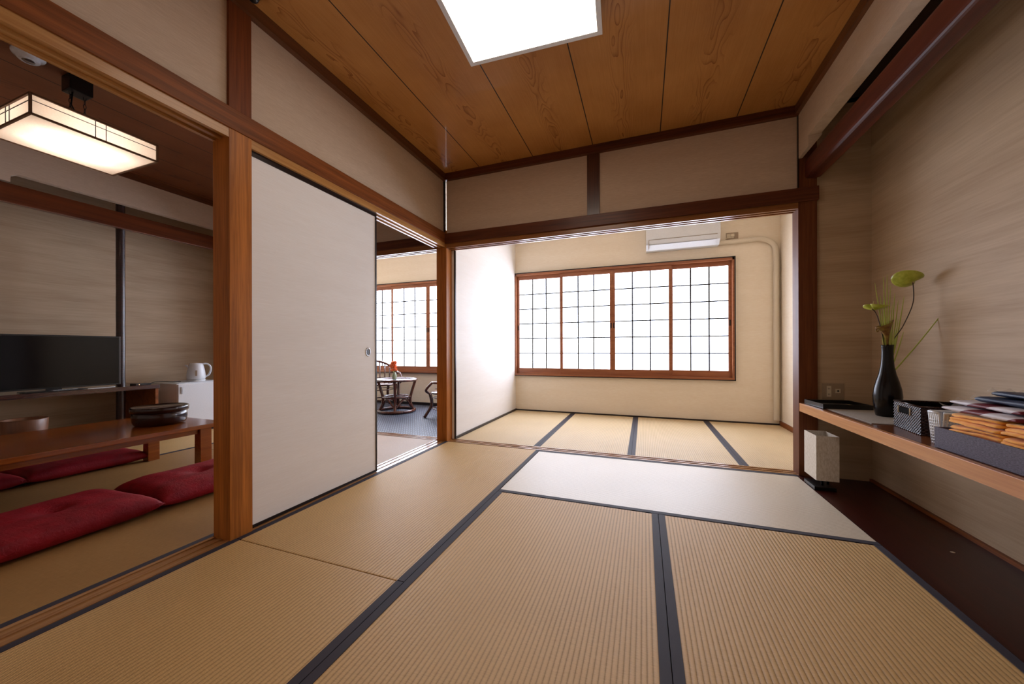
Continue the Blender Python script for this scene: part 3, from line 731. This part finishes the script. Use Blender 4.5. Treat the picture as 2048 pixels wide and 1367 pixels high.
bundle('robe_package', 'topmost navy blue robe package of the pile', 'robe package', 1.20, 1.595, ZT+.0665, .16, .28, .020, -.04, 'navy', G2, 6)

# paper lamp on the alcove floor
pp = NT('washi_paper'); _f1 = pp.noise(pp.coord((60, 60, 25)), 2, 4, .7)
pp.col(pp.ramp(_f1, [(.3, lin('c9bda8')), (.6, lin('e6ded2'))])); pp.set(Roughness=.6); M['washi'] = pp.m
c = thing('floor_lamp', 'small unlit box shaped paper lamp on the dark alcove floor beneath the shelf', 'lamp', (1.05, 2.81, 0))
B(-.065, .045, -.085, .07, 0, .022, bev=.003).build('lamp_base', 'black', c)
for x in (-.012, .028): MB().tube([(x, -.045+.03*(x > 0), .022), (x, -.045+.03*(x > 0), .20)], .006, 12).build('lamp_stem', 'metal', c)
m = MB(); X0, X1, Y0, Y1, Z0, Z1 = -.058, .056, -.09, .085, .062, .335; tt = .003
m.box(X0, X0+tt, Y0, Y1, Z0, Z1); m.box(X1-tt, X1, Y0, Y1, Z0, Z1); m.box(X0+tt, X1-tt, Y0, Y0+tt, Z0, Z1); m.box(X0+tt, X1-tt, Y1-tt, Y1, Z0, Z1)
m.build('lamp_shade', 'washi', c)
MB().tube([(X0+.01, 0, .2), (X1-.01, 0, .2)], .002, 6).build('shade_bracket', 'metal', c)
tag(MB().lathe([(0, .0012), (.006, .0010), (.0085, 0)], (1.235, 2.09, 0), 12, 1, .7).build('paper_scrap', 'cream'), 'tiny white scrap lying on the dark alcove floor', 'scrap')

# ================================================================ WINDOW ROOM FITTINGS
c = thing('air_conditioner', 'white wall air conditioner above the window', 'air conditioner', (.43, 4.90, 2.09))
m = MB(); m.prism([(-.002, .30), (-.165, .30), (-.20, .285), (-.205, .11), (-.18, .05), (-.11, .0), (-.002, 0)], 'X', -.40, .40)
m.build('unit_body', 'white_plastic', c)
m = MB()
def onp(t, off): return (-.205+.025*t-off*.9, .105-.055*t-off*.4)
lv = MB(); lv.prism([(-.208, .098), (-.213, .096), (-.192, .052), (-.186, .054)], 'X', -.365, .365); lv.build('air_flap', 'white_plastic', c)
lv = MB(); lv.prism([(-.185, .047), (-.190, .044), (-.122, -.004), (-.118, .001)], 'X', -.365, .365); lv.build('air_flap', 'white_plastic', c)
lv = MB(); lv.box(-.37, .37, -.2072, -.204, .100, .104); lv.box(-.372, -.366, -.2, -.12, .0, .10); lv.build('outlet_gap', 'beige_plate', c)
tr = path([(.84, 4.868, 2.125), (1.10, 4.868, 2.13), (1.27, 4.868, 2.13), (1.385, 4.868, 2.06), (1.41, 4.868, 1.93), (1.412, 4.868, 1.7), (1.412, 4.868, .9), (1.412, 4.868, .2), (1.412, 4.868, .06)], 10)
M['pipe'] = plain('pipe_tape', 'e0d3bd', .6)
tag(MB().tube(tr, .028, 14).build('refrigerant_pipe', 'pipe'), 'thick cream taped pipe running from the air conditioner down the corner', 'pipe')
c = thing('wall_outlet', 'small bronze outlet plate with a white plug beside the air conditioner', 'wall outlet', (.985, 4.90, 2.197))
B(-.062, .062, -.006, 0, -.045, .045, bev=.002).build('cover_plate', 'beige_plate', c)
B(-.055, .015, -.0095, -.006, -.02, .03).build('power_socket', 'cream', c)
MB().tube(path([(0, -.024, .008), (-.035, -.03, .0), (-.07, -.035, -.03), (-.10, -.03, -.07), (-.14, -.02, -.085)], 6), .0035, 8).build('power_cord', 'cream', c)
B(-.018, .018, -.028, -.0095, -.008, .024, bev=.003).build('power_plug', 'cream', c)

# ================================================================ SIDE ROOM
# low table
c = thing('low_table', 'long low glossy brown wooden table in the side room', 'low table', (-3.365, 1.06, .001))
B(-.425, .425, -.75, .74, .312, .34, bev=.004).build('tabletop', 'table', c)
for sx in (-1, 1):
    for sy in (-1, 1):
        lx = sx*.32; ly = .65 if sy > 0 else -.66
        m = MB(); m.prism([(lx-.036, 0), (lx+.036, 0), (lx+.033, .312), (lx-.033, .312)], 'Y', ly-.035, ly+.035); m.build('leg', 'table', c)
ap = [(-.285, .311), (-.285, .262)]
for i in range(13):
    t = i/12; x = -.285+.57*t; s = math.sin(PI*t); ap.append((x, .258+.028*min(1, s*1.6)+.004*math.cos(t*4*PI)))
ap += [(.285, .262), (.285, .311)]
for ly in (.65, -.66): MB().prism(ap[:1]+ap[2:-2]+ap[-1:], 'Y', ly-.012, ly+.012).build('apron', 'table', c)
for sx in (-1, 1): B(sx*.32-.012, sx*.32+.012, -.62, .61, .265, .311).build('side_rail', 'table', c)
# red cushions
vel = NT('red_cotton'); vel.col(vel.ramp(vel.noise(vel.coord((6, 6, 6)), 2, 3), [(.3, lin('7a0c18')), (.7, lin('981422'))])); vel.set(Roughness=.6); vel.b.inputs['Specular IOR Level'].default_value = .25
vel.nrm(vel.bump(vel.noise(vel.coord((30, 30, 30)), 2, 3, .5, 1), .35, .006)); M['red'] = vel.m
def cushion(cx, cy, W, L, H, rz, label, seed):
    rnd = random.Random(seed); p = [rnd.random()*6 for _ in range(6)]
    o = thing('floor_cushion', label, 'floor cushion', (cx, cy, 0), rz, 'red floor cushions around the low table')
    m = MB()
    for side in (1, -1):
        def f(u, v):
            a, b = 2*u-1, 2*v-1; e = max(0, (1-abs(a)**5))*max(0, (1-abs(b)**5)); e = e**.42
            r2 = a*a+b*b; dim = 1-.42*math.exp(-r2/.035)
            wr = 1+.05*math.sin(a*9+p[0]+3*b)*abs(a)+.05*math.sin(b*11+p[1]-2*a)*abs(b)
            pinch = 1-.05*(1-abs(a)**2) if abs(b) > .9 else 1
            x = a*W/2*(1-.045*(1-abs(b)**3*0-b*b)*-0-.05*(1-b*b)*abs(a)); y = b*L/2*(1-.05*(1-a*a)*abs(b))
            zc = H*.45
            return Vector((x, y, zc+side*(H*.55 if side > 0 else H*.445)*e*(dim*wr if side > 0 else 1)))
        m.grid(40, 40, f)
    bmesh.ops.remove_doubles(m.bm, verts=m.bm.verts, dist=1e-5); bmesh.ops.recalc_face_normals(m.bm, faces=m.bm.faces)
    m.build('cushion_cover', 'red', o)
    m = MB()
    for s_ in range(3): m.tube([(W/2*.97, L/2*.97-.012*s_, H*.5), (W/2*1.02, L/2*.98-.012*s_, H*.53), (W/2*1.05, L/2*.99-.014*s_, H*.42)], .0012, 5)
    m.build('corner_tassel', 'red', o)
    return o
cushion(-2.66, .865, .52, .60, .115, .04, 'nearest red floor cushion, at the left edge of the photo', 1)
cushion(-2.66, 1.475, .52, .60, .115, -.05, 'red floor cushion beside the thick post, in front of the table', 2)
cushion(-3.93, .80, .52, .58, .10, .05, 'left red cushion behind the low table', 3)
cushion(-3.93, 1.40, .52, .62, .10, -.03, 'right red cushion behind the low table', 4)
# lidded serving tub
M['tub_lacquer'] = plain('dark_red_lacquer', '260a07', .2, coat=.2)
c = thing('lidded_tub', 'dark lacquered round tub with lid standing on the low table', 'tub', (-3.285, 1.575, .341))
MB().lathe([(0, .001), (.118, .001), (.136, .008), (.145, .026), (.148, .06), (.149, .098), (0, .098)], (0, 0, 0), 48).build('tub_body', 'tub_lacquer', c)
MB().lathe([(.149, .092), (.155, .095), (.157, .120), (.153, .129), (.146, .131), (.141, .126), (0, .126)], (0, 0, 0), 48).build('tub_lid', 'tub_lacquer', c)
# wooden bin
wb = wood('bin_wood', '8a5c3c', '5a3420', 'Z', .4, 25)
c = thing('waste_bin', 'brown wooden waste bin standing behind the low table', 'waste bin', (-4.2, 1.235, 0))
m = MB().lathe([(0, 0), (.085, 0), (.088, .004), (.11, .375), (.108, .38), (.102, .376), (.082, .01), (0, .01)], (0, 0, 0), 32); m.build('bin_body', wb, c)
# television
c = thing('television', 'flat black television on the dark alcove shelf of the side room', 'television', (-4.43, 1.455, .545))
B(-.035, .0, -.385, .385, .022, .452, bev=.004).build('screen_frame', 'black', c)
scr = NT('tv_screen').set(Base_Color=lin('070608'), Roughness=.12).m
M['bezel'] = plain('bezel_grey', '6a6664', .4)
scr.node_tree.nodes['Principled BSDF'].inputs['Specular IOR Level'].default_value = .22
B(.0, .0012, -.373, .373, .034, .440).build('screen', scr, c)
B(-.10, .06, -.16, .16, .003, .010, bev=.003).build('tv_stand', 'black', c); B(-.03, -.008, -.04, .04, .01, .03).build('stand_neck', 'black', c)
B(-.0355, .0006, .3795, .3855, .025, .45).build('bezel_edge', 'bezel', c)
# tv shelf: notched around the pillar
c = thing('alcove_shelf', 'dark brown shelf under the television reaching to the refrigerator', 'shelf', (0, 0, 0))
px, py = -4.60, 1.912
M['tvshelf'] = wood('tv_shelf_wood', '4a2116', '2c0f0a', 'Y', .2, coat=.5)
m = MB(); zs0, zs1 = .508, .545
m.box(-4.99, px-.034, .62, 2.10, zs0, zs1); m.box(px+.034, -4.385, .62, 2.10, zs0, zs1); m.box(px-.034, px+.034, .62, py-.034, zs0, zs1); m.box(px-.034, px+.034, py+.034, 2.10, zs0, zs1)
m.build('shelf_board', 'tvshelf', c)
m = B(-4.99, -4.41, 2.078, 2.10, .046, zs0); m.build('shelf_support', 'dark_y', c)
# small things on the tv shelf
c = thing('remote_control', 'pale remote control lying before the television', 'remote control', (-4.405, 1.50, .546), math.radians(4))
B(-.014, .014, -.07, .07, 0, .011, bev=.003).build('remote_body', 'white_plastic', c)
m = MB()
for i in range(5): m.box(-.008, .008, -.05+.02*i, -.042+.02*i, .011, .0125)
m.build('buttons', 'black', c)
tag(MB().tube(path([(-4.40, 1.42, .549), (-4.41, 1.56, .549), (-4.396, 1.66, .549), (-4.41, 1.74, .549), (-4.42, 1.80, .55)], 8), .003, 8).build('television_cable', 'white_plastic'), 'thin white cable lying along the television shelf', 'cable')
c = thing('set_top_box', 'small black box with a status light at the right end of the television', 'set top box', (-4.455, 1.985, .545))
B(-.05, .05, -.05, .06, 0, .016, bev=.003).build('box_body', 'black', c)
led = emit('status_led', 'ffb070', 2.0); B(.05, .0512, -.03, -.026, .006, .010).build('status_light', led, c)
tag(MB().tube(path([(-4.46, 2.05, .5495), (-4.56, 2.12, .551), (-4.66, 2.2, .552), (-4.75, 2.29, .545), (-4.70, 2.36, .536), (-4.68, 2.42, .536)], 8), .0035, 8).build('kettle_cable', 'black'), 'black cord running from the shelf to the kettle', 'cable')
# refrigerator
c = thing('refrigerator', 'small white refrigerator in the side room alcove', 'refrigerator', (-4.45, 2.28, .045))
B(-.50, -.03, 0, .47, .004, .482, bev=.004).build('cabinet', 'white_plastic', c)
dr = B(-.027, .0, .0, .47, .012, .478, bev=.006).build('door', 'white_plastic', c)
B(0, .008, .02, .035, .38, .45, bev=.002).build('handle', 'metal', dr)
tag(B(-4.90, -4.52, 2.32, 2.70, .5275, .531).build('tray_mat', 'white_plastic'), 'thin white tray on top of the refrigerator under the kettle', 'tray')
# kettle
c = thing('electric_kettle', 'white electric kettle on top of the small refrigerator', 'kettle', (-4.66, 2.55, .531), math.radians(62))
MB().lathe([(0, 0), (.078, 0), (.082, .006), (.08, .018), (0, .018)], (0, 0, 0), 32).build('power_base', 'white_plastic', c)
MB().lathe([(0, .02), (.074, .02), (.08, .03), (.082, .06), (.076, .11), (.066, .16), (.058, .185), (.05, .195), (0, .199)], (0, 0, 0), 40).build('kettle_body', 'white_plastic', c)
m = MB().tube(path([(.05, 0, .185), (.085, 0, .19), (.118, 0, .165), (.125, 0, .12), (.11, 0, .07), (.078, 0, .045)], 8), .009, 10); m.build('handle', 'white_plastic', c)
m = MB().grid(6, 6, lambda u, v: Vector((-.066-.028*v*(1-(2*u-1)**2), (u-.5)*.05, .145+.035*v))); so = m.build('spout', 'white_plastic', c); so.modifiers.new('t', 'SOLIDIFY').thickness = .003
B(-.008, .008, -.0825, -.079, .06, .12).build('water_gauge', 'beige_plate', c).rotation_euler.z = 0

# ================================================================ VERANDA FURNITURE (rattan)
M['rattan'] = wood('rattan_cane', '6b3320', '35130d', 'Z', .22, 40, coat=.5)
M['glass_top'] = NT('glass_top').set(Base_Color=lin('8d93a0'), Roughness=.06).m
def ring(m, r, z, rad, cx=0, cy=0, sx=1): m.tube([(cx+r*sx*math.cos(a), cy+r*math.sin(a), z) for a in [2*PI*k/32 for k in range(33)]], rad, 8, caps=False)
c = thing('rattan_table', 'round rattan table with glass top on the veranda', 'table', (-3.30, 4.25, -.008))
MB().lathe([(0, .452), (.262, .452), (.265, .456), (.262, .461), (0, .461)], (0, 0, 0), 40).build('glass_top', 'glass_top', c)
m = MB(); ring(m, .272, .452, .016); m.build('top_rim', 'rattan', c)
m = MB(); ring(m, .185, .215, .014); ring(m, .165, .215, .010)
for a in range(6): m.tube([(-.18*math.cos(a*PI/6), -.18*math.sin(a*PI/6), .215), (.18*math.cos(a*PI/6), .18*math.sin(a*PI/6), .215)], .006, 6)
m.build('lower_shelf', 'rattan', c)
m = MB(); ring(m, .245, .022, .022); m.build('base_ring', 'rattan', c)
for a in range(4):
    an = a*PI/2+.55; ca, sa = math.cos(an), math.sin(an)
    MB().tube(path([(.255*ca, .255*sa, .44), (.22*ca, .22*sa, .33), (.19*ca, .19*sa, .215), (.19*ca, .19*sa, .12), (.235*ca, .235*sa, .02)], 5), .019, 8).build('leg', 'rattan', c)
    b = MB(); an2 = an+PI/4
    b.tube(path([(.20*math.cos(an), .20*math.sin(an), .06), (.17*math.cos(an2), .17*math.sin(an2), .19), (.20*math.cos(an+PI/2), .20*math.sin(an+PI/2), .06)], 6), .013, 8); b.build('arch_brace', 'rattan', c)
def rattan_chair(label, loc, rz):
    c = thing('rattan_chair', label, 'chair', loc, rz, 'rattan chairs at the veranda table')
    # faces local -Y, seat height .38
    st = MB(); st.lathe([(0, .365), (.20, .365), (.225, .375), (.225, .39), (.20, .40), (0, .405)], (0, 0, 0), 32); st.build('seat', 'rattan', c)
    def arc(z, r, a0, a1, dy=0): return [(r*math.cos(a), r*math.sin(a)+dy, z) for a in [a0+(a1-a0)*i/18 for i in range(19)]]
    tp = []
    for i in range(25):
        a = -.35+(PI+.7)*i/24; z = .56+.20*max(0, math.sin(a))**1.2
        tp.append((.28*math.cos(a), .28*math.sin(a)+.02, z))
    MB().tube(tp, .019, 8).build('arm_and_top_rail', 'rattan', c)
    m = MB(); m.tube(arc(.47, .26, -.2, PI+.2, .01), .008, 6); m.build('back_rail', 'rattan', c)
    for i in range(11):
        a = .1+(PI-.2)*i/10; z = .56+.20*max(0, math.sin(a))**1.2
        MB().tube([(.215*math.cos(a), .215*math.sin(a), .39), (.25*math.cos(a), .25*math.sin(a)+.01, .47), (.28*math.cos(a), .28*math.sin(a)+.02, z)], .010, 6).build('back_spindle', 'rattan', c)
    for sx in (-1, 1):
        for sy in (-1, 1): MB().tube(path([(sx*.18, sy*.16, .37), (sx*.16, sy*.15, .2), (sx*.22, sy*.22, .006)], 5), .021, 8).build('leg', 'rattan', c)
        MB().tube(path([(sx*.17, -.17, .37), (sx*.26, -.17, .44), (sx*.268, -.075, .56)], 5), .017, 8).build('arm_support', 'rattan', c)
    m = MB(); ring(m, .195, .13, .009); ring(m, .19, .30, .007); m.build('stretcher_ring', 'rattan', c)
    return c
rattan_chair('rattan chair with curved spindle back behind the glass table', (-3.80, 4.52, -.008), math.radians(60)).scale = (1, 1, .92)
rattan_chair('rattan chair at the right edge of the doorway, mostly hidden by the post', (-2.44, 4.20, -.008), math.radians(-90)).scale = (1, 1, .82)
# small vase with orange flowers
c = thing('bud_vase', 'small pale green vase on the rattan table', 'vase', (-3.30, 4.20, .454))
M['bud'] = plain('pale_green_glaze', '8f9474', .25)
MB().lathe([(0, 0), (.026, 0), (.03, .005), (.031, .05), (.026, .075), (.016, .088), (.017, .10), (.013, .10), (.012, .085), (0, .085)], (0, 0, 0), 24).build('vase_body', 'bud', c)
M['petal'] = plain('orange_petals', 'ff9858', .6)
f = thing('orange_flowers', 'bunch of orange flowers in the small vase on the rattan table', 'flowers', (-3.30, 4.20, .54))
m = MB(); rnd = random.Random(3)
for i in range(110):
    a = rnd.random()*6.28; r_ = .035*rnd.random()**.5; z = .03+.13*rnd.random(); cx_ = -.02*(.3+z*4)*.9
    px_, py_ = cx_+r_*math.cos(a), r_*math.sin(a)
    for k in range(5):
        b_ = k*1.257+a
        v = [Vector((px_, py_, z)), Vector((px_+.018*math.cos(b_-.5), py_+.018*math.sin(b_-.5), z+.016)), Vector((px_+.026*math.cos(b_), py_+.026*math.sin(b_), z+.004)), Vector((px_+.018*math.cos(b_+.5), py_+.018*math.sin(b_+.5), z+.007))]
        m.bm.faces.new([m.bm.verts.new(q) for q in v])
m.build('petals', 'petal', f)
m = MB()
for i in range(6): m.tube([(0, 0, -.05), (-.02*rnd.random(), .02*(rnd.random()-.5), .03), (-.06*rnd.random(), .04*(rnd.random()-.5), .13)], .0015, 5)
m.build('stems', 'grass', f)
